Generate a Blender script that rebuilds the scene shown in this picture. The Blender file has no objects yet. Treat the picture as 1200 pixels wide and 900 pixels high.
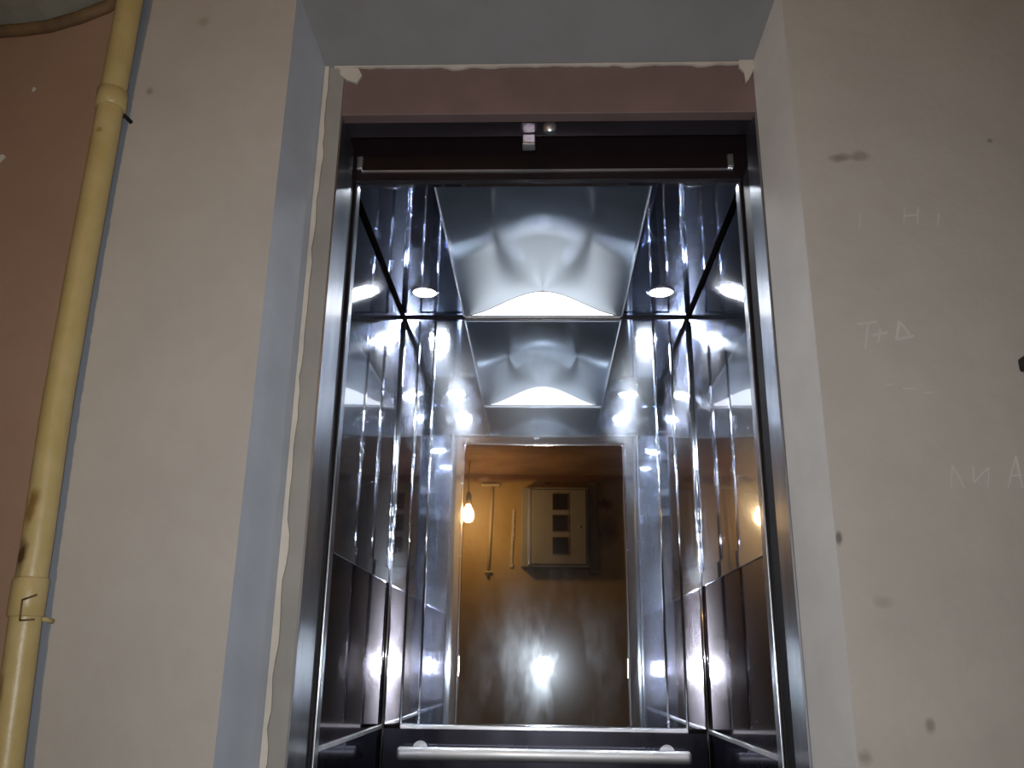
import bpy, bmesh, math, random
from mathutils import Vector, Matrix, noise
random.seed(7)
SC = bpy.context.scene
COL = SC.collection
CZ = 1.05                      # height of the lens above the floor
# ---------------------------------------------------------------- camera frame
F = 1025.0
Yc = Vector((36, -332, F)).normalized()
Zc = Vector((44, 3163, F)); Zc = (Zc - Yc * Zc.dot(Yc)).normalized()
Xc = Yc.cross(Zc)
if Xc.x < 0: Xc = -Xc
def ray(px, py):
    c = Vector((px - 600, 450 - py, F))
    return Vector((Xc.dot(c), Yc.dot(c), Zc.dot(c)))
def aty(px, py, y):
    r = ray(px, py) * 1.0
    r = r * (y / r.y)
    return Vector((r.x, y, r.z + CZ))

# ---------------------------------------------------------------- materials
def s2l(c):
    return tuple(((v / 255) / 12.92 if v / 255 <= .04045 else ((v / 255 + .055) / 1.055) ** 2.4) for v in c)
class NT:
    def __init__(s, name):
        s.m = bpy.data.materials.new(name); s.m.use_nodes = True
        s.t = s.m.node_tree; s.t.nodes.clear()
        s.out = s.n('ShaderNodeOutputMaterial')
    def n(s, typ, **kw):
        nd = s.t.nodes.new(typ)
        for k, v in kw.items(): setattr(nd, k, v)
        return nd
    def l(s, a, b): s.t.links.new(a, b)
    def coord(s):
        return s.n('ShaderNodeTexCoord').outputs['Object']
    def noise(s, scale, detail=4, rough=.55, vec=None, stretch=None):
        v = vec or s.coord()
        if stretch:
            mp = s.n('ShaderNodeMapping'); mp.inputs['Scale'].default_value = stretch
            s.l(v, mp.inputs['Vector']); v = mp.outputs['Vector']
        nd = s.n('ShaderNodeTexNoise'); nd.inputs['Scale'].default_value = scale
        nd.inputs['Detail'].default_value = detail; nd.inputs['Roughness'].default_value = rough
        s.l(v, nd.inputs['Vector']); return nd.outputs['Fac']
    def math(s, op, a, b=None, c=None, clamp=False):
        nd = s.n('ShaderNodeMath', operation=op); nd.use_clamp = clamp
        for i, v in enumerate((a, b, c)):
            if v is None: continue
            if isinstance(v, (int, float)): nd.inputs[i].default_value = v
            else: s.l(v, nd.inputs[i])
        return nd.outputs[0]
    def rng(s, v, a, b, c=0., d=1.):
        nd = s.n('ShaderNodeMapRange'); nd.clamp = True
        for i, x in zip((1, 2, 3, 4), (a, b, c, d)): nd.inputs[i].default_value = x
        s.l(v, nd.inputs[0]); return nd.outputs[0]
    def mix(s, fac, a, b):
        nd = s.n('ShaderNodeMix', data_type='RGBA')
        for sock, v in ((nd.inputs[0], fac), (nd.inputs[6], a), (nd.inputs[7], b)):
            if isinstance(v, (int, float)): sock.default_value = v
            elif isinstance(v, tuple): sock.default_value = (*v[:3], 1)
            else: s.l(v, sock)
        return nd.outputs[2]
    def bump(s, h, strength=.3, dist=.01):
        nd = s.n('ShaderNodeBump'); nd.inputs['Strength'].default_value = strength
        nd.inputs['Distance'].default_value = dist; s.l(h, nd.inputs['Height']); return nd.outputs['Normal']
    def bsdf(s, color, rough=.6, metal=0., normal=None, spec=.5):
        b = s.n('ShaderNodeBsdfPrincipled')
        if isinstance(color, tuple): b.inputs['Base Color'].default_value = (*color[:3], 1)
        else: s.l(color, b.inputs['Base Color'])
        if isinstance(rough, (int, float)): b.inputs['Roughness'].default_value = rough
        else: s.l(rough, b.inputs['Roughness'])
        b.inputs['Metallic'].default_value = metal
        b.inputs['Specular IOR Level'].default_value = spec
        if normal is not None: s.l(normal, b.inputs['Normal'])
        return b
    def done(s, sh): s.l(sh, s.out.inputs['Surface']); return s.m

def m_plain(name, col, rough=.5, metal=0., mott=.12, scale=9., bump=.15, spec=.4):
    t = NT(name); n = t.noise(scale)
    c = t.mix(t.rng(n, .3, .7), tuple(v * (1 - mott) for v in col), tuple(min(1, v * (1 + mott)) for v in col))
    nb = t.bump(t.noise(scale * 7), bump, .004)
    return t.done(t.bsdf(c, rough, metal, nb, spec).outputs[0])

def spots(t, color, lst):
    """stains with a shape of their own: (centre, radii, colour, strength)"""
    co = t.coord()
    wob = t.noise(38, 3)
    for (cx, cz, rx, rz, col, st) in lst:
        sp = t.n('ShaderNodeSeparateXYZ'); t.l(co, sp.inputs[0])
        dx = t.math('DIVIDE', t.math('SUBTRACT', sp.outputs[0], cx), rx)
        dz = t.math('DIVIDE', t.math('SUBTRACT', sp.outputs[2], cz), rz)
        d = t.math('SQRT', t.math('ADD', t.math('MULTIPLY', dx, dx), t.math('MULTIPLY', dz, dz)))
        d = t.math('ADD', d, t.math('MULTIPLY', t.math('SUBTRACT', wob, .5), 1.3))
        color = t.mix(t.rng(d, .35, 1.15, st, 0.), color, col)
    return color

def m_steel(name, col=(.60, .62, .66), sharp=.02, soft=.22, mixf=.3, wav=.02, smear=0.0, tang=0.25, axis='Z', smear_a=0.):
    """polished stainless steel with a film of smudges: a clear lobe and a soft lobe"""
    t = NT(name)
    h = t.noise(2.2, 2)
    n1 = t.bump(h, wav, .05)
    smud = t.rng(t.noise(5, 5, .6, stretch=(1, 1, .35)), .3, .75, mixf * .55, min(1, mixf * 1.5))
    a = t.n('ShaderNodeBsdfAnisotropic'); a.inputs['Color'].default_value = (*col, 1)
    a.inputs['Roughness'].default_value = sharp; t.l(n1, a.inputs['Normal'])
    b = t.n('ShaderNodeBsdfAnisotropic'); b.inputs['Color'].default_value = (*col, 1)
    b.inputs['Roughness'].default_value = soft; t.l(n1, b.inputs['Normal'])
    if smear:
        a.inputs['Anisotropy'].default_value = smear_a; a.inputs['Rotation'].default_value = tang
        b.inputs['Anisotropy'].default_value = smear
        b.inputs['Rotation'].default_value = tang
        tg = t.n('ShaderNodeTangent', direction_type='RADIAL', axis=axis); t.l(tg.outputs[0], b.inputs['Tangent']); t.l(tg.outputs[0], a.inputs['Tangent'])
    mx = t.n('ShaderNodeMixShader'); t.l(smud, mx.inputs[0]); t.l(a.outputs[0], mx.inputs[1]); t.l(b.outputs[0], mx.inputs[2])
    return t.done(mx.outputs[0])

def m_emit(name, col, strength):
    t = NT(name); e = t.n('ShaderNodeEmission'); e.inputs[0].default_value = (*col, 1); e.inputs[1].default_value = strength
    return t.done(e.outputs[0])

# painted plaster of the lift wall: brown field | pipe's shade painted in as a grey strip | beige field
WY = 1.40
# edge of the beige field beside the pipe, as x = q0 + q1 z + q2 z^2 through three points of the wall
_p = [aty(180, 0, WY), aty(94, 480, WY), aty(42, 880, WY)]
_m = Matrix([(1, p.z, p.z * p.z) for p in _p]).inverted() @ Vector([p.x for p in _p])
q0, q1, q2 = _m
def wall_front_mat():
    t = NT('painted_plaster')
    co = t.coord(); sp = t.n('ShaderNodeSeparateXYZ'); t.l(co, sp.inputs[0])
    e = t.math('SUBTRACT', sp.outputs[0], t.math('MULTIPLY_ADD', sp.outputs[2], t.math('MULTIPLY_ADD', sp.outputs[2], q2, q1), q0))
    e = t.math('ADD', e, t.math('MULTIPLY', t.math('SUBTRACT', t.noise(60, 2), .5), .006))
    n = t.noise(3.2, 6, .6); n2 = t.noise(22, 3)
    beige = t.mix(t.rng(n, .35, .68), (.47, .435, .39), (.53, .49, .44))
    beige = t.mix(t.rng(n2, .45, .75, 0, .18), beige, (.43, .36, .33))
    brown = t.mix(t.rng(n, .35, .68), (.32, .20, .135), (.37, .24, .165))
    brown = t.mix(t.rng(t.noise(9, 5, .65), .6, .74, 0, .5), brown, (.33, .19, .14))
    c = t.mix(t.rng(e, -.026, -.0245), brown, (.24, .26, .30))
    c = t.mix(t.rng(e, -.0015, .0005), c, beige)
    S = []
    def add(px, py, rx, rz, col, st):
        p = aty(px, py, WY); S.append((p.x, p.z, rx, rz, col, st))
    dk = (.22, .15, .14)
    add(985, 185, .022, .010, dk, .7); add(1008, 183, .020, .012, dk, .55)
    add(176, 107, .008, .010, (.25, .17, .14), .6); add(238, 25, .015, .012, (.30, .23, .15), .5)
    add(983, 630, .006, .012, (.12, .09, .08), .8); add(1090, 850, .008, .012, (.2, .16, .13), .6)
    add(1013, 888, .012, .012, (.25, .2, .16), .6); add(1035, 705, .016, .010, (.36, .30, .26), .6)
    add(1160, 165, .006, .005, (.15, .12, .1), .6); add(968, 590, .004, .004, (.3, .1, .08), .5)
    c = spots(t, c, S)
    nb = t.bump(t.math('ADD', t.noise(40, 5), t.math('MULTIPLY', t.noise(6, 3), 2.)), .22, .006)
    return t.done(t.bsdf(c, .55, 0, nb, .35).outputs[0])
M = {}
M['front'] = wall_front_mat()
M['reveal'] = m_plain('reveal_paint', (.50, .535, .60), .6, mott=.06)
M['reveal_light'] = m_plain('reveal_lit_paint', (.80, .78, .76), .6, mott=.06)  # right reveal: the stronger light on this side put into the colour
M['reveal_top'] = m_plain('reveal_shaded_paint', (.23, .23, .235), .6, mott=.06)  # top reveal: darker copy, the shade under the lintel put into the colour
M['band'] = m_plain('grey_plaster', (.33, .315, .29), .75, mott=.1)
M['board'] = m_plain('header_board_paint', (.20, .135, .125), .5, mott=.1)
M['filler'] = m_plain('pale_filler', (.62, .57, .50), .8, mott=.15, bump=.5)
M['ochre'] = None
M['landing_brown'] = m_plain('brown_wall_paint', (.20, .10, .055), .45)
M['ceil'] = m_plain('stained_ceiling', (.40, .25, .16), .8, mott=.25, scale=4)
M['floor'] = m_plain('landing_floor_screed', (.13, .12, .11), .6, mott=.25)
M['shaft'] = m_plain('shaft_concrete', (.03, .022, .02), .9)
M['black'] = m_plain('black_steel', (.012, .006, .007), .45)
M['rubber'] = m_plain('black_rubber', (.006, .006, .008), .7)
M['steel'] = m_steel('polished_steel', col=(.54, .56, .61), smear=.6, soft=.15, mixf=.22, tang=0., wav=.003)
M['steel_back'] = m_steel('polished_back_steel', col=(.58, .63, .70), sharp=.03, soft=.20, mixf=.25, smear=.5, tang=0., wav=.003)
M['steel_low'] = m_steel('polished_steel_lower', col=(.24, .22, .24), soft=.13, mixf=.4, smear=.5, tang=0., wav=.003)
M['steel_dado'] = m_steel('dark_dado_steel', col=(.10, .10, .13), soft=.3, mixf=.3)
M['strip_steel'] = m_steel('mirror_ceiling_steel', col=(.36, .40, .52), soft=.12, mixf=.10)
M['brushed'] = m_steel('brushed_ceiling_steel', col=(.29, .33, .39), sharp=.38, soft=.52, mixf=.5, wav=.012, smear=.4, tang=0., axis='X', smear_a=.5)
M['jamb'] = m_steel('jamb_steel', col=(.50, .52, .56), sharp=.14, soft=.36, mixf=.7)
M['satin'] = m_steel('satin_steel', col=(.80, .81, .85), sharp=.25, soft=.5, mixf=.6)
M['dsteel'] = m_steel('dark_header_steel', col=(.16, .13, .15), sharp=.3, soft=.5, mixf=.6)
M['lens'] = m_emit('lamp_lens', (.92, .96, 1.), 180.)
M['diffuser'] = m_emit('lamp_diffuser', (1., .99, .95), 3.4)
M['rail'] = m_steel('rail_steel', col=(.96, .96, .98), sharp=.38, soft=.6, mixf=.6)
M['chrome'] = m_steel('chrome', col=(.85, .86, .88), sharp=.05, soft=.2, mixf=.2)
M['cfloor'] = m_plain('cabin_floor_rubber', (.02, .02, .022), .5)
M['meter'] = m_plain('meter_cabinet_paint', (.36, .34, .28), .5, mott=.06)
M['meter_dark'] = m_plain('meter_cabinet_recess', (.22, .17, .11), .6)
M['pane'] = m_plain('dark_window_pane', (.035, .025, .028), .12)
M['conduit'] = m_plain('pale_conduit', (.62, .52, .33), .45)
M['grey_plastic'] = m_plain('cabinet_duct', (.26, .21, .15), .5)
M['chalk'] = m_plain('chalk', (.58, .54, .50), .9)
M['chip'] = m_plain('bare_plaster', (.60, .57, .50), .9)
M['soffit'] = m_plain('soffit_plaster', (.30, .29, .23), .85, mott=.2, scale=12)
M['rim'] = m_plain('brown_edge', (.155, .095, .045), .7, mott=.35, scale=20)
M['bulbglass'] = m_emit('lit_bulb', (1., .62, .28), 80.)
M['bakelite'] = m_plain('bakelite', (.30, .22, .14), .4)
M['cord'] = m_plain('cord', (.25, .2, .15), .6)
M['red'] = m_emit('red_indicator', (1., .03, .02), .8)
def ochre():
    t = NT('ochre_wall')
    n = t.noise(3.5, 6, .6)
    c = t.mix(t.rng(n, .35, .66), (.43, .29, .10), (.54, .38, .15))
    c = t.mix(t.rng(t.noise(7, 5, .7), .58, .72, 0, .6), c, (.33, .19, .09))
    sp = t.n('ShaderNodeSeparateXYZ'); t.l(t.coord(), sp.inputs[0])
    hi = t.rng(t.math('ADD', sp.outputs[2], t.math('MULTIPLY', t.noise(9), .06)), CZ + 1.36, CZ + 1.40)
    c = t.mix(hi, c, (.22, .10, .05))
    br = (.16, .055, .03)
    c = spots(t, c, [(.47, CZ + 1.18, .07, .05, br, .85), (.49, CZ + .98, .08, .12, br, .9), (.46, CZ + .82, .05, .03, (.5, .42, .3), .7),
                     (.04, CZ + 1.34, .04, .012, (.15, .04, .02), .8), (-.45, CZ + 1.36, .05, .03, (.5, .38, .25), .6)])
    nb = t.bump(t.noise(30, 5), .3, .006)
    return t.done(t.bsdf(c, .5, 0, nb, .4).outputs[0])
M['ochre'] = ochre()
def mirror_mat():
    t = NT('mirror_glass')
    sm = t.rng(t.noise(6, 4, .6, stretch=(1, 1, .4)), .42, .78, .02, .13)
    a = t.n('ShaderNodeBsdfAnisotropic'); a.inputs['Color'].default_value = (.70, .70, .68, 1); a.inputs['Roughness'].default_value = 0.012
    b = t.n('ShaderNodeBsdfAnisotropic'); b.inputs['Color'].default_value = (.75, .84, .95, 1); b.inputs['Roughness'].default_value = .16
    mx = t.n('ShaderNodeMixShader'); t.l(sm, mx.inputs[0]); t.l(a.outputs[0], mx.inputs[1]); t.l(b.outputs[0], mx.inputs[2])
    return t.done(mx.outputs[0])
M['mirror'] = mirror_mat()
def pipe_mat():
    t = NT('yellow_pipe_paint')
    n = t.noise(14, 5, .6)
    c = t.mix(t.rng(n, .35, .7), (.50, .38, .15), (.58, .46, .22))
    c = t.mix(t.rng(t.noise(30, 4, .7, stretch=(1, 1, .3)), .6, .8, 0, .5), c, (.33, .19, .05))
    sp = [(PX(655).x - .010, PX(655).z, .012, .030, (.07, .035, .015), .95), (PX(600).x - .006, PX(600).z, .010, .030, (.22, .12, .03), .8),
          (PX(585).x, PX(585).z, .010, .016, (.2, .11, .03), .6), (PX(815).x - .012, PX(815).z, .006, .04, (.25, .14, .05), .7),
          (PX(880).x - .012, PX(880).z, .012, .03, (.10, .05, .02), .8), (PX(160).x, PX(160).z, .006, .006, (.3, .18, .05), .7)]
    c = spots(t, c, sp)
    return t.done(t.bsdf(c, .38, 0, t.bump(t.noise(40, 4), .3, .004), .5).outputs[0])
PY = 1.366
PIPE_PX = [(-300, 206), (0, 152.5), (100, 134), (200, 116), (300, 97.5), (480, 66), (640, 43), (700, 33), (880, 9), (1200, -32)]
def PX(py):
    for (a, xa), (b, xb) in zip(PIPE_PX, PIPE_PX[1:]):
        if py <= b: break
    return aty(xa + (xb - xa) * (py - a) / (b - a), py, PY)
M['pipe'] = pipe_mat()

# ---------------------------------------------------------------- mesh helpers
class MB:
    def __init__(s): s.bm = bmesh.new(); s.mats = []
    def mi(s, m):
        if m not in s.mats: s.mats.append(m)
        return s.mats.index(m)
    def box(s, a, b, m=None, bev=0.):
        a = Vector(a); b = Vector(b)
        r = bmesh.ops.create_cube(s.bm, size=1.)
        vs = r['verts']
        for v in vs: v.co = Vector(((a.x + b.x) / 2 + v.co.x * (b.x - a.x), (a.y + b.y) / 2 + v.co.y * (b.y - a.y), (a.z + b.z) / 2 + v.co.z * (b.z - a.z)))
        fs = {f for v in vs for f in v.link_faces}
        if bev:
            es = {e for f in fs for e in f.edges}
            r2 = bmesh.ops.bevel(s.bm, geom=list(es), offset=bev, segments=3, affect='EDGES', profile=.5)
            fs = set(r2['faces']) | {f for f in fs if f.is_valid}
        if m is not None:
            i = s.mi(m)
            for f in fs:
                if f.is_valid: f.material_index = i
        return s
    def tube(s, pts, r, seg=20, m=None, caps=True, smooth=True):
        pts = [Vector(p) for p in pts]; rings = []
        rad = r if isinstance(r, (list, tuple)) else [r] * len(pts)
        d0 = (pts[1] - pts[0]).normalized(); up = Vector((0, 0, 1)) if abs(d0.z) < .9 else Vector((0, 1, 0))
        side = d0.cross(up).normalized()
        for i, p in enumerate(pts):
            d = (pts[min(i + 1, len(pts) - 1)] - pts[max(i - 1, 0)])
            d = d.normalized() if d.length > 1e-9 else d0
            side = (side - d * side.dot(d)).normalized(); b = d.cross(side)
            rings.append([s.bm.verts.new(p + (side * math.cos(2 * math.pi * k / seg) + b * math.sin(2 * math.pi * k / seg)) * rad[i]) for k in range(seg)])
        fs = []
        for A, B in zip(rings, rings[1:]):
            for k in range(seg): fs.append(s.bm.faces.new((A[k], A[(k + 1) % seg], B[(k + 1) % seg], B[k])))
        for f in fs: f.smooth = smooth
        if caps: fs += [s.bm.faces.new(rings[0][::-1]), s.bm.faces.new(rings[-1])]
        if m is not None:
            i = s.mi(m)
            for f in fs: f.material_index = i
        return s
    def lathe(s, prof, c, axis='Z', seg=32):
        c = Vector(c)
        def P(r, h, a):
            x, y = r * math.cos(a), r * math.sin(a)
            return c + (Vector((x, y, h)) if axis == 'Z' else Vector((x, h, y)))
        rings = []
        for r, h in prof:
            if r < 1e-7: rings.append([s.bm.verts.new(P(0, h, 0))])
            else: rings.append([s.bm.verts.new(P(r, h, 2 * math.pi * k / seg)) for k in range(seg)])
        for A, B in zip(rings, rings[1:]):
            for k in range(seg):
                q = [A[k % len(A)], A[(k + 1) % len(A)], B[(k + 1) % len(B)], B[k % len(B)]]
                q2 = []
                for v in q:
                    if v not in q2: q2.append(v)
                if len(q2) > 2:
                    f = s.bm.faces.new(q2); f.smooth = True
        return s
    def poly(s, pts, depth, m=None):
        """flat outline pushed out by a depth vector"""
        A = [s.bm.verts.new(Vector(p)) for p in pts]; B = [s.bm.verts.new(Vector(p) + Vector(depth)) for p in pts]
        n = len(A); s.bm.faces.new(A); s.bm.faces.new(B[::-1])
        for k in range(n): s.bm.faces.new((A[k], B[k], B[(k + 1) % n], A[(k + 1) % n]))
        return s
    def build(s, name, m=None, parent=None):
        bmesh.ops.recalc_face_normals(s.bm, faces=s.bm.faces)
        me = bpy.data.meshes.new(name); s.bm.to_mesh(me); s.bm.free()
        for x in (s.mats or [m]): me.materials.append(x)
        o = bpy.data.objects.new(name, me); COL.objects.link(o)
        if parent is not None: put(o, parent)
        return o
def put(o, parent):
    o.parent = parent
    o.matrix_parent_inverse = Matrix.Translation(-Vector(PLOC.get(parent.name, (0, 0, 0))))
PLOC = {}
def thing(name, label, cat, loc, group=None):
    o = bpy.data.objects.new(name, None); COL.objects.link(o); o.location = loc; o.empty_display_size = .05
    PLOC[o.name] = tuple(loc)
    o['label'] = label; o['category'] = cat
    if group: o['group'] = group
    return o
def struct(o, label=None):
    o['kind'] = 'structure'
    if label: o['label'] = label
    return o
def bx(name, a, b, m, parent=None, bev=0.):
    return MB().box(a, b, None, bev).build(name, m, parent)

# ---------------------------------------------------------------- measures (z relative to the lens + CZ)
XL, XR = -.4555, .4275          # opening in the wall, inner edge
XLF, XRF = -.4905, .4600        # the same at the wall face (splayed reveal)
ZTF = CZ + 1.275
ZT = CZ + 1.185                 # top of the opening
JY = 1.52                       # inner plane of the wall / face of the frame
CF = 1.708                      # inner face of the cabin front
CD = 2.81                       # cabin back wall
CL, CR = -.486, .496            # cabin side walls
CH = CZ + 1.152                 # cabin ceiling
LX, RX, BY, LZ = -1.75, 2.25, -1.0, CZ + 1.40   # landing

# ---------------------------------------------------------------- the landing
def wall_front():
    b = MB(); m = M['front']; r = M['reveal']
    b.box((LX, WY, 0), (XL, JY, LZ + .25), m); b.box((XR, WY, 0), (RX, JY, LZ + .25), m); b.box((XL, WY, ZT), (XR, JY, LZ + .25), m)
    b.bm.verts.ensure_lookup_table()
    for v in b.bm.verts:
        if abs(v.co.y - WY) < 1e-5:
            if abs(v.co.x - XL) < 1e-4: v.co.x = XLF
            if abs(v.co.x - XR) < 1e-4: v.co.x = XRF
            if abs(v.co.z - ZT) < 1e-4: v.co.z = ZTF
    # the piece over the opening keeps the reveal's slope on its two ends
    b.bm.normal_update()
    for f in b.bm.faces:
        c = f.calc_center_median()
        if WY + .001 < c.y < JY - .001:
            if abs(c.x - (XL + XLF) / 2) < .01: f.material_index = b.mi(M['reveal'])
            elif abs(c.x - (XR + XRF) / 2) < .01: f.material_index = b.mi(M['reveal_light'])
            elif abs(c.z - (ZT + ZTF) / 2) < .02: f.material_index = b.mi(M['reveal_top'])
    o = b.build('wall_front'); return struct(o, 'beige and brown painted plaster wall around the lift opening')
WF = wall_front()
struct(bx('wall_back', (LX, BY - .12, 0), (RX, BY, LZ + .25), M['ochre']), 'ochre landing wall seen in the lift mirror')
struct(bx('wall_left', (LX - .12, BY, 0), (LX, JY, LZ + .25), M['landing_brown']))
struct(bx('wall_right', (RX, BY, 0), (RX + .12, JY, LZ + .25), M['landing_brown']))
struct(bx('floor', (LX - .12, BY - .12, -.12), (RX + .12, JY + .1, 0), M['floor']))
struct(bx('ceiling', (LX, BY, LZ), (RX, WY - .001, LZ + .12), M['ceil']))
# lift shaft around the cabin
b = MB()
b.box((-.95, JY, -.12), (-.85, 3.1, CZ + 1.75)); b.box((.85, JY, -.12), (.95, 3.1, CZ + 1.75)); b.box((-.95, 3.1, -.12), (.95, 3.2, CZ + 1.75)); b.box((-.95, JY, CZ + 1.65), (.95, 3.1, CZ + 1.75))
b.box((-.85, JY, CZ + 1.30), (.85, JY + .05, CZ + 1.65))
struct(b.build('wall_shaft', M['shaft']))
# plaster return beside the steel frame on the left, and the frame surround behind the wall on both sides
struct(bx('trim_1', (-.60, JY, 0), (-.4155, JY + .05, ZT + .04), M['band']), 'grey plaster return beside the left steel jamb')
struct(bx('trim_2', (-.4155, JY, CZ + 1.069), (.60, JY + .03, ZT + .04), M['board'], bev=.002), 'pinkish brown header board above the lift door')
# ragged filler line where reveal meets the frame
def ragged(name, pts, w, seed, depthv, side):
    rnd = random.Random(seed); A = []; B = []
    n = 70
    L = [Vector(p) for p in pts]
    for i in range(n + 1):
        t = i / n * (len(L) - 1); k = min(int(t), len(L) - 2); p = L[k].lerp(L[k + 1], t - k)
        q = w * (.45 + .9 * noise.noise(Vector((i * .17, seed, 0))) ** 2 * 2 + .35 * noise.noise(Vector((i * .6, seed, 3))))
        A.append(p); B.append(p + Vector(side) * max(q, w * .15))
    bm = MB(); bm.poly(A + B[::-1], depthv); return bm
b = ragged('l', [(XL + .0005, JY - .001, .4), (XL + .0005, JY - .001, ZT - .002)], .018, 3, (0, -.006, 0), (1, 0, 0))
struct(b.build('trim_3', M['filler']), 'ragged pale filler line down the left reveal')
b = ragged('t', [(XL + .02, JY - .001, ZT - .001), (XR - .002, JY - .001, ZT - .001)], .009, 8, (0, -.006, 0), (0, 0, -1))
struct(b.build('trim_4', M['filler']), 'ragged pale filler line along the top of the opening')
# blobs of filler in the two upper corners
b = MB()
def blob(pts): b.poly([aty(x, y, JY - .008) for x, y in pts], (0, .0065, 0))
blob([(398, 78), (420, 80), (424, 88), (418, 97), (406, 93), (399, 88)])
blob([(866, 70), (883, 70), (885, 78), (878, 92), (874, 97), (872, 84), (866, 78)])
struct(b.build('trim_5', M['filler']))
# stair flight soffit in the upper left corner
so = MB()
pr = [(-20, 38), (0, 34), (30, 32), (60, 28), (95, 18), (128, 5), (140, -4)]
P = [aty(x, y, WY) for x, y in pr]; P[0].x = LX + .001
P[-1].x = min(P[-1].x, -.60)
prof = [(p.x, p.z) for p in P] + [(P[-1].x, LZ - .001), (LX + .001, LZ - .001)]
so.poly([Vector((x, WY - .001, z)) for x, z in prof], (0, -.8, 0))
st = struct(so.build('trim_6', M['soffit']), 'grey plaster underside of the stair flight in the upper left corner')
rm = MB().tube([p + Vector((0, -.004, -.010)) for p in P], .013, 10)
rm.build('edge_moulding', M['rim'], st)
# chalk writing on the right-hand wall
def strokes(name, lines, w, m, parent):
    b = MB(); off = 0.
    for pl in lines:
        pts = [aty(x, y, WY) for x, y in pl]
        for a, c in zip(pts, pts[1:]):
            d = (c - a); nrm = Vector((-d.z, 0, d.x)).normalized() * w * random.uniform(.35, .6)
            off += .00012; b.poly([a - nrm, c - nrm * .8, c + nrm * .8, a + nrm], (0, -.0004 - off, 0))
    return b.build(name, m, parent)
strokes('chalk_writing', [[(1004, 380), (1028, 377)], [(1017, 379), (1014, 409)], [(1022, 393), (1040, 390)], [(1031, 385), (1029, 402)],
                          [(1054, 376), (1050, 399)], [(1053, 377), (1060, 384), (1066, 393)], [(1051, 398), (1071, 394)]], .006, M['chalk'], WF)
strokes('chalk_writing', [[(1116, 545), (1114, 572)], [(1116, 545), (1124, 560), (1131, 573)], [(1140, 546), (1141, 566), (1150, 556), (1158, 548), (1158, 571)],
                          [(1181, 572), (1190, 535), (1198, 572)], [(1184, 558), (1197, 557)]], .003, M['chalk'], WF)
strokes('chalk_writing', [[(1036, 452), (1048, 450)], [(1058, 455), (1074, 456)], [(1082, 460), (1094, 460)]], .003, M['chalk'], WF)
strokes('chalk_writing', [[(1060, 243), (1059, 262)], [(1060, 253), (1075, 252)], [(1076, 243), (1075, 262)], [(1100, 250), (1099, 265)], [(1008, 250), (1007, 268)]], .003, M['chalk'], WF)
b = MB(); b.poly([aty(x, y, WY) for x, y in [(-4, 184), (4, 181), (7, 184), (3, 188), (-3, 193)]], (0, -.001, 0)); b.build('paint_chip', M['chip'], WF)
b = MB(); b.poly([aty(x, y, WY) for x, y in [(37, 106), (40, 102), (43, 104), (39, 108)]], (0, -.0008, 0)); b.build('paint_chip', M['chip'], WF)

# ---------------------------------------------------------------- gas pipe
gp = thing('gas_pipe', 'yellow painted steel gas pipe running up the wall left of the lift', 'pipe', (PX(900).x, PY, 0))
def pext(z):
    K = [PX(py) for py, _ in PIPE_PX[::-1]]
    for a, c in zip(K, K[1:]):
        if z <= c.z: break
    return a.lerp(c, (z - a.z) / (c.z - a.z))
zt = LZ - .002
gpR = .0235
pts = [pext(z) for z in [0.002 + i * (zt - .002) / 48 for i in range(49)]]
MB().tube(pts, gpR, 24).build('pipe_run', M['pipe'], gp)
def ring(py, h, r, nm):
    c = PX(py); d = (PX(0) - PX(900)).normalized()
    MB().tube([c - d * h, c - d * h * .9, c + d * h * .9, c + d * h], [gpR * 1.02, r, r, gpR * 1.02], 24).build(nm, M['pipe'], gp)
ring(118, .020, gpR * 1.16, 'coupling'); ring(700, .030, gpR * 1.12, 'coupling')
for py in (128, 722):
    c = PX(py)
    b = MB(); b.tube([c + Vector((-.004, 0, 0)), Vector((c.x + .022, WY - .016, c.z - .004)), Vector((c.x + .026, WY - .0015, c.z - .006))], .004, 10)
    b.build('wall_hook', M['rubber'] if py < 400 else M['pipe'], gp)
# the "[" scratched on the lower coupling: dark hand-drawn mark
b = MB()
for pl in ([(37, 697), (20, 703)], [(20, 703), (17, 727)], [(17, 727), (34, 726)]):
    (ax, ay), (cx_, cy_) = pl; y_ = PY - gpR * 1.12 - .0008
    a, c = aty(ax + 6, ay, y_), aty(cx_ + 6, cy_, y_)
    b.tube([a, (a + c) / 2, c], .0016, 6)
b.build('pen_mark', M['rim'], gp)

# ---------------------------------------------------------------- landing door frame (stainless)
fr = thing('landing_door_frame', 'stainless steel lift door frame set in the wall opening', 'door frame', (0, JY, 0))
bx('jamb', (-.4155, JY + .002, 0), (-.4125, 1.640, CZ + 1.069), M['jamb'], fr)
bx('jamb', (.4235, JY + .002, 0), (.4275, 1.603, CZ + 1.069), M['jamb'], fr)
bx('jamb_return', (-.60, 1.60, 0), (-.4157, 1.640, CZ + 1.3), M['black'], fr)
bx('jamb_return', (.4277, JY + .035, 0), (.60, 1.603, CZ + 1.3), M['black'], fr)
bx('lintel', (-.4123, JY + .031, CZ + 1.069), (.4233, 1.60, CZ + 1.125), M['dsteel'], fr)
b = MB(); b.box((-.045, 1.59, CZ + 1.03), (-.018, 1.597, CZ + 1.068), None, .002); b.box((-.045, 1.570, CZ + 1.030), (-.018, 1.597, CZ + 1.036), None, .002)
b.build('hanger_bracket', M['satin'], fr)
b = MB(); b.lathe([(0, -.008), (.012, -.008), (.014, -.004), (.011, 0), (.014, .004), (.012, .008), (0, .008)], (.012, 1.56, CZ + 1.062), 'Y', 20)
b.build('guide_roller', M['satin'], fr)
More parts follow.
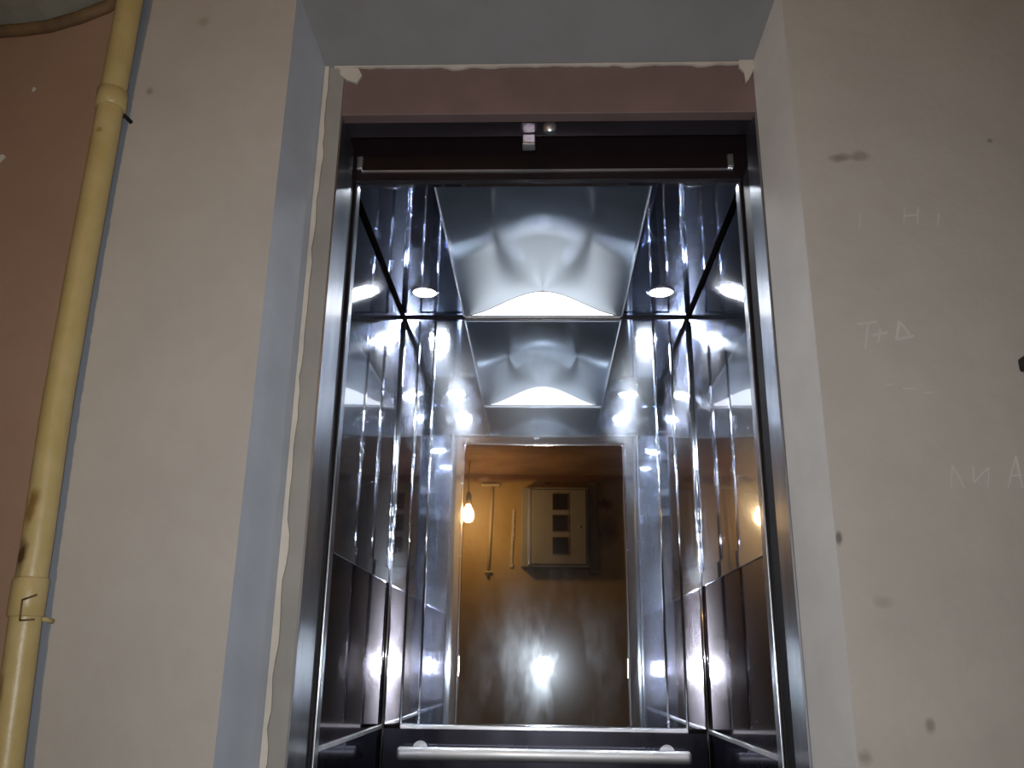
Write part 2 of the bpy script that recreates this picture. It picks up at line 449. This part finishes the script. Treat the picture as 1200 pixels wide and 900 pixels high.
# open door leaves in the gap beside the jambs
def leaf(x_in, sgn, label):
    d = thing('landing_door', label, 'door', (x_in + sgn * .09, 1.67, 0), 'open landing door leaves')
    y0, y1 = (1.645, 1.671) if sgn < 0 else (1.608, 1.671)
    xs = sorted((x_in + sgn * .004, x_in + sgn * .40))
    bx('door_panel', (xs[0], y0, .012), (xs[1], y1, CZ + 1.008), M['jamb'], d)
    xs = sorted((x_in, x_in + sgn * .004))
    bx('rubber_edge', (xs[0], y0, .012), (xs[1], y1, CZ + 1.008), M['rubber'], d)
leaf(-.4165, -1, 'open sliding lift door leaf tucked behind the left steel jamb')
leaf(.4285, 1, 'open sliding lift door leaf tucked behind the right steel jamb')

# ---------------------------------------------------------------- the cabin
cab = thing('elevator_cabin', 'polished stainless steel lift cabin standing open behind the door frame', 'elevator', (0, 2.26, 0))
zb = CZ - .175; z1, z2 = CZ + .245, CZ + .290
g = .010
for x, sgn in ((CL, -1), (CR, 1)):
    xo = x + sgn * .02
    def side(nm, za, zc, m, inset=0.):
        a, c = sorted((x + sgn * inset, xo)); return bx(nm, (a, CF + .001, za), (c, CD, zc), m, cab)
    side('side_panel', z2, CH - .009, M['steel'])
    side('side_panel', zb + .006, z1, M['steel_low'])
    side('side_panel', .0, zb - .006, M['steel_dado'])
    bb = MB(); a, c = sorted((x - sgn * .004, xo)); bb.box((a, CF + .001, z1), (c, CD - .02, z2), None, .0015); bb.build('side_band', M['satin' if False else 'steel'], cab)
    bb = MB(); a, c = sorted((x - sgn * .005, xo)); bb.box((a, CF + .001, zb - .006), (c, CD - .012, zb + .006), None, .002); bb.build('trim_strip', M['satin'], cab)
    # corner bead
    bb = MB(); bb.tube([(x - sgn * .004, CD - .004, 0.001), (x - sgn * .004, CD - .004, CH - .018)], .006, 12); bb.build('corner_bead', M['chrome'], cab)
    # front return with its rounded inner post
    xi = -.4115 if sgn < 0 else .4240
    a, c = sorted((xi, xo)); bx('front_return', (a, CF - .012, 0), (c, CF, CH), M['steel'], cab, bev=.002)
    bb = MB(); a, c = sorted((xi - sgn * .001, xi + sgn * .004)); bb.box((a, CF - .018, 0), (c, CF + .012, CZ + 1.011), None, .0015); bb.build('entrance_post', M['jamb'], cab)
    a, c = sorted((xi + sgn * .005, xo)); bx('front_backing', (a, CF - .0175, 0), (c, CF - .0125, CZ + 1.011), M['black'], cab)
# header over the cabin entrance
bx('header_lining', (CL, CF - .012, CZ + 1.012), (CR, CF, CH + .125), M['steel'], cab)
bx('header', (CL, CF - .030, CZ + 1.012), (CR, CF - .013, CH + .25), M['black'], cab)
bx('header_edge', (-.40, CF - .0335, CZ + 1.031), (.41, CF - .0305, CZ + 1.0355), M['satin'], cab)
for x in (-.405, .405):
    bb = MB(); bb.box((x - .007, CF - .040, CZ + 1.035), (x + .007, CF - .0305, CZ + 1.068), None, .003); bb.build('door_stop', M['satin'], cab)
# back wall
bx('back_panel', (CL, CD, zb + .006), (CR, CD + .02, CH - .009), M['steel'], cab)
bx('back_panel', (CL, CD, 0), (CR, CD + .02, zb - .006), M['steel_dado'], cab)
PL, PR, SL, SR = -.427, .431, -.372, .374
bx('back_center_panel', (SL + .003, CD - .010, zb + .007), (SR - .003, CD - .0005, CH - .018), M['steel_back'], cab, bev=.0015)
bx('back_side_panel', (PL, CD - .006, zb + .007), (SL - .001, CD - .0005, CH - .018), M['steel'], cab, bev=.002)
bx('back_side_panel', (SR + .001, CD - .006, zb + .007), (PR, CD - .0005, CH - .018), M['steel'], cab, bev=.002)
for x in (PL, SL, SR, PR):
    bb = MB(); bb.tube([(x, CD - .010, zb + .008), (x, CD - .010, CH - .02)], .0038, 10); bb.build('panel_bead', M['chrome'], cab)
bb = MB(); bb.box((PL, CD - .016, zb - .006), (PR, CD, zb + .006), None, .002); bb.build('trim_strip', M['satin'], cab)
for x in (SL, SR):
    bb = MB(); bb.lathe([(0, -.006), (.004, -.0055), (.0062, -.002), (.0065, 0)], (x, CD - .0128, zb + .022), 'Y', 16); bb.build('screw', M['chrome'], cab)
# ceiling
cx1, cx2 = -.276, .270
bx('ceiling_strip', (CL + .010, CF + .002, CH), (cx1 - .002, CD - .003, CH + .012), M['strip_steel'], cab)
bx('ceiling_strip', (cx2 + .002, CF + .002, CH), (CR - .010, CD - .003, CH + .012), M['strip_steel'], cab)
RISE = .092
def vault_z(x, dz=0.):
    w = (cx2 - cx1) / 2; u = max(-1., min(1., (x - (cx1 + cx2) / 2) / w))
    return CH + RISE * (.86 * math.cos(math.pi * u / 2) ** 2 + .14 * (1 - u * u)) + dz
def vault(name, y0, y1, xs, dz0, dz1, m):
    b = MB(); rows = []
    for y in (y0, y1):
        for dz in (dz0, dz1): rows.append([b.bm.verts.new((x, y, vault_z(x, dz))) for x in xs])
    def strip(A, B):
        for i in range(len(A) - 1):
            f = b.bm.faces.new((A[i], A[i + 1], B[i + 1], B[i])); f.smooth = True
    strip(rows[0], rows[2]); strip(rows[1], rows[3])
    for A, B in ((rows[0], rows[1]), (rows[2], rows[3])):
        for i in range(len(A) - 1): b.bm.faces.new((A[i], A[i + 1], B[i + 1], B[i]))
    for i in (0, -1): b.bm.faces.new((rows[0][i], rows[2][i], rows[3][i], rows[1][i]))
    return b.build(name, m, cab)
VX = [cx1 + .001 + (cx2 - cx1 - .002) * i / 48 for i in range(49)]
vault('ceiling_vault', CF + .012, CD - .013, VX, 0, .004, M['brushed'])
for x in (cx1, cx2):
    sg = -1 if x < 0 else 1
    bb = MB(); a_, c_ = sorted((x - sg * .003, x + sg * .001)); bb.box((a_, CF + .002, CH - .003), (c_, CD - .011, CH + .004), None, .001); bb.build('vault_edge', M['satin'], cab)
bx('back_upper_panel', (CL, CD, CH - .008), (CR, CD + .02, CH + .125), M['black'], cab)
bx('roof', (CL - .02, CF - .012, CH + .126), (CR + .02, CD + .02, CH + .145), M['black'], cab)
bx('cabin_floor', (CL - .02, CF - .03, -.03), (CR + .02, CD + .02, -.0005), M['cfloor'], cab)

# recessed ceiling lights
names = {(0, 0): 'round ceiling downlight at the back of the left ceiling strip', (1, 0): 'round ceiling downlight at the back of the right ceiling strip',
         (0, 1): 'round downlight near the entrance on the left ceiling strip', (1, 1): 'round downlight near the entrance on the right ceiling strip'}
def downlight():
    r = thing('ceiling_downlight', 'x', 'light', (0, 0, 0), 'ceiling downlights in the lift cabin')
    b = MB(); b.lathe([(.0, .004), (.034, .004), (.034, -.0035), (.031, -.0045), (0, -.0055)], (0, 0, 0)); b.build('lens', M['lens'], r)
    b = MB(); b.lathe([(.0345, .0), (.0345, -.004), (.038, -.0065), (.043, -.004), (.045, -.0003), (.0345, .0)], (0, 0, 0)); b.build('bezel', M['chrome'], r)
    return r
d0 = downlight(); d0_children = list(d0.children)
for i, x in enumerate((-.385, .376)):
    for j, y in enumerate((2.592, 1.902)):
        if (i, j) == (0, 0): o = d0
        else:
            o = d0.copy(); COL.objects.link(o)
            for ch in d0_children:
                c = ch.copy(); COL.objects.link(c); c.parent = o; c.matrix_parent_inverse = Matrix.Identity(4)
        o.location = (x, y, CH); o['label'] = names[(i, j)]

# arched lamps closing the two ends of the vault
def arch_lamp(label, ya, yb, facing):
    xs = [cx1 + .006 + (cx2 - cx1 - .012) * i / 60 for i in range(61)]
    P = [Vector((x, ya, max(CH + .001, vault_z(x, -.002)))) for x in xs] + [Vector((xs[-1], ya, CH)), Vector((xs[0], ya, CH))]
    b = MB(); b.poly(P, (0, yb - ya, 0)); d = b.build('arched_lamp', M['diffuser'], cab); d['label'] = label
    f = yb if facing > 0 else ya
    b = MB(); b.box((cx1 + .002, f - .002, CH - .004), (cx2 - .002, f + .002, CH + .002), None, .0008); r = b.build('lower_rim', M['satin']); r.parent = d
arch_lamp('glowing arched lamp at the back end of the ceiling', CD - .012, CD - .0005, -1)
arch_lamp('glowing arched lamp at the entrance end of the ceiling', CF + .0005, CF + .011, 1)

# wall mirror
mi = thing('wall_mirror', 'tall rectangular mirror on the back wall of the lift cabin', 'mirror', (.002, CD - .012, CZ - .165))
mx0, mx1, mz0, mz1 = -.260, .262, zb + .010, CZ + .697
bx('glass', (mx0 + .004, CD - .0155, mz0 + .002), (mx1 - .004, CD - .0105, mz1 - .004), M['mirror'], mi)
bb = MB()
for a, c in (((mx0 - .004, mz0), (mx0 + .004, mz1)), ((mx1 - .004, mz0), (mx1 + .004, mz1)), ((mx0 - .004, mz1 - .004), (mx1 + .004, mz1 + .004))):
    bb.box((a[0], CD - .019, a[1]), (c[0], CD - .0103, c[1]), None, .0015)
bb.build('mirror_frame', M['chrome'], mi)
# handrail
hr = thing('handrail', 'straight satin steel handrail across the back wall under the mirror', 'handrail', (.002, CD - .05, CZ - .25))
def oval(y, z, x0_, x1_):
    b = MB(); n = 28; rings = []
    for x, k in ((x0_, .6), (x0_ + .004, .93), (x0_ + .010, 1), (x1_ - .010, 1), (x1_ - .004, .93), (x1_, .6)):
        rings.append([b.bm.verts.new((x, y + .010 * k * math.cos(2 * math.pi * i / n), z + .0185 * k * math.sin(2 * math.pi * i / n))) for i in range(n)])
    for A, B in zip(rings, rings[1:]):
        for i in range(n):
            f = b.bm.faces.new((A[i], A[(i + 1) % n], B[(i + 1) % n], B[i])); f.smooth = True
    b.bm.faces.new(rings[0]); b.bm.faces.new(rings[-1][::-1]); return b
oval(CD - .050, CZ - .245, PL, PR).build('rail', M['rail'], hr)
for x in (-.365, .368):
    bb = MB(); bb.tube([(x, CD - .001, CZ - .235), (x, CD - .03, CZ - .235), (x, CD - .046, CZ - .232)], .009, 14); bb.tube([(x, CD - .001, CZ - .235), (x, CD - .006, CZ - .235)], .022, 20)
    bb.build('bracket', M['satin'], hr)

# ---------------------------------------------------------------- back of the landing (seen in the mirror)
MY = -.90
mc = thing('meter_cabinet', 'grey steel electricity meter cabinet with three small windows on the ochre wall', 'cabinet', (.09, BY, CZ + .69))
mxa, mxb, mza, mzb = -.160, .338, CZ + .697, CZ + 1.286
bb = MB(); bb.box((mxa, BY, mza), (mxb, MY + .0, mzb), None, .006); bb.build('body', M['meter'], mc)
bb = MB(); bb.box((-.085, MY + .0005, mza + .02), (mxb - .02, MY + .014, mzb - .02), None, .004); bb.build('door', M['meter'], mc)
bb = MB(); bb.box((-.112, MY + .0005, mza + .012), (-.090, MY + .012, mzb - .012), None, .003); bb.build('hinge_strip', M['satin'], mc)
for zc_ in (CZ + 1.174, CZ + 1.015, CZ + .850):
    bb = MB(); bb.box((.072, MY + .0145, zc_ - .060), (.184, MY + .017, zc_ + .060), None, .001); w = bb.build('window', M['pane'], mc)
    bb = MB()
    for a, c in (((.068, zc_ - .064), (.188, zc_ - .059)), ((.068, zc_ + .059), (.188, zc_ + .064)), ((.068, zc_ - .059), (.073, zc_ + .059)), ((.183, zc_ - .059), (.188, zc_ + .059))):
        bb.box((a[0], MY + .0145, a[1]), (c[0], MY + .020, c[1]))
    bb.build('window_frame', M['meter_dark'], w) if False else bb.build('window_frame', M['meter_dark'], mc)
bb = MB(); bb.lathe([(0, .022), (.010, .02), (.012, .014), (.012, .0145)], (.27, MY, CZ + .99), 'Y', 16); bb.build('lock', M['chrome'], mc)
bb = MB(); bb.box((.339, BY, CZ + .66), (.405, BY + .06, CZ + 1.33), None, .004); bb.build('cable_duct', M['grey_plastic'], mc)
ct = thing('conduit', 'pale vertical conduit pipe on the ochre wall near the bulb', 'pipe', (-.39, BY + .012, CZ + .62))
MB().tube([(-.405, BY + .013, CZ + .63), (-.395, BY + .013, CZ + 1.0), (-.385, BY + .011, CZ + 1.31)], .012, 12).build('pipe_run', M['conduit'], ct)
bb = MB(); bb.box((-.43, BY, CZ + .66), (-.375, BY + .027, CZ + .672), None, .002); bb.build('clip', M['conduit'], ct)
bb = MB(); bb.box((-.47, BY, CZ + 1.305), (-.33, BY + .03, CZ + 1.325), None, .003); bb.build('elbow_cover', M['conduit'], ct)
b = ragged('r', [(-.245, BY + .001, CZ + .70), (-.23, BY + .001, CZ + 1.13)], .034, 12, (0, .012, 0), (1, 0, 0))
struct(b.build('trim_7', M['filler']), 'ragged plaster ridge beside the meter cabinet')
# bare bulb
bp = thing('hanging_bulb', 'bare lit light bulb hanging near the ochre wall, seen in the mirror', 'light', (-.528, -.55, LZ))
bX, bYy, bZ = -.528, -.55, CZ + 1.018
MB().tube([(bX, bYy, bZ + .15), (bX - .004, bYy, bZ + .25), (bX, bYy, LZ - .001)], .0035, 8).build('cord', M['cord'], bp)
bb = MB(); bb.lathe([(.0, .165), (.010, .16), (.021, .13), (.021, .075), (.017, .07), (0, .07)], (bX, bYy, bZ)); bb.build('socket', M['bakelite'], bp)
bb = MB(); bb.lathe([(0, -.055), (.020, -.050), (.034, -.034), (.040, -.010), (.038, .012), (.027, .04), (.016, .06), (.014, .0695), (0, .0695)], (bX, bYy, bZ)); bb.build('bulb', M['bulbglass'], bp)

# ---------------------------------------------------------------- call station at the right edge of the view
cp = aty(1203, 500, WY)
cs = thing('call_station', 'lift call button plate with a dark top at the right edge of the view', 'button panel', (cp.x + .03, WY, cp.z - .1))
e0, e1 = aty(1193.5, 432, WY - .015), aty(1201, 520, WY - .015)
xl = aty(1194, 430, WY).x
bx('plate', (xl + .004, WY - .016, cp.z - .12), (xl + .104, WY - .0005, aty(1200, 432, WY).z), M['satin'], cs, bev=.004)
bx('cap', (xl - .002, WY - .030, aty(1200, 437, WY).z), (xl + .110, WY - .0005, aty(1200, 421, WY).z), M['black'], cs, bev=.005)
bb = MB(); bb.lathe([(0, -.022), (.014, -.021), (.016, -.0165)], (xl + .055, WY, cp.z), 'Y', 20); bb.build('button', M['chrome'], cs)
bb = MB(); bb.lathe([(0, -.020), (.006, -.0195), (.007, -.0165)], (xl + .013, WY, aty(1200, 443, WY).z), 'Y', 16); bb.build('indicator', M['red'], cs)

# ---------------------------------------------------------------- light
def spot(name, loc, aim, power, col, r, size):
    l = bpy.data.lights.new(name, 'SPOT'); l.energy = power; l.color = col; l.shadow_soft_size = r; l.spot_size = math.radians(size); l.spot_blend = 1.
    o = bpy.data.objects.new(name, l); COL.objects.link(o); o.location = loc
    o.rotation_euler = Vector(aim).to_track_quat('-Z', 'Y').to_euler(); return o
def point(name, loc, power, col, r):
    l = bpy.data.lights.new(name, 'POINT'); l.energy = power; l.color = col; l.shadow_soft_size = r
    o = bpy.data.objects.new(name, l); COL.objects.link(o); o.location = loc; return o
spot('phone_flash', (0.0, -.09, CZ), ray(600, 520), 52., (.95, .98, 1.), .055, 116)
w = bpy.data.worlds.new('World'); SC.world = w; w.use_nodes = True
w.node_tree.nodes['Background'].inputs[0].default_value = (.02, .018, .018, 1); w.node_tree.nodes['Background'].inputs[1].default_value = 1.

# ---------------------------------------------------------------- camera
cam = bpy.data.cameras.new('camera'); cam.sensor_fit = 'HORIZONTAL'; cam.sensor_width = 36; cam.lens = 36 * F / 1200; cam.clip_start = .01
co = bpy.data.objects.new('camera', cam); COL.objects.link(co)
# columns: camera right, up, back in world axes
right = Vector((Xc.x, Yc.x, Zc.x)); up = Vector((Xc.y, Yc.y, Zc.y)); fwd = Vector((Xc.z, Yc.z, Zc.z))
Mx = Matrix((( right.x, up.x, -fwd.x, 0), (right.y, up.y, -fwd.y, 0), (right.z, up.z, -fwd.z, CZ), (0, 0, 0, 1)))
co.matrix_world = Mx
SC.camera = co
v = SC.view_settings; v.view_transform = 'Standard'; v.look = 'None'; v.gamma = 1.; v.exposure = 0.; v.use_curve_mapping = False
SC.cycles.max_bounces = 16; SC.cycles.glossy_bounces = 14; SC.cycles.diffuse_bounces = 4
SC.cycles.caustics_reflective = False
SC.cycles.sample_clamp_indirect = 0.
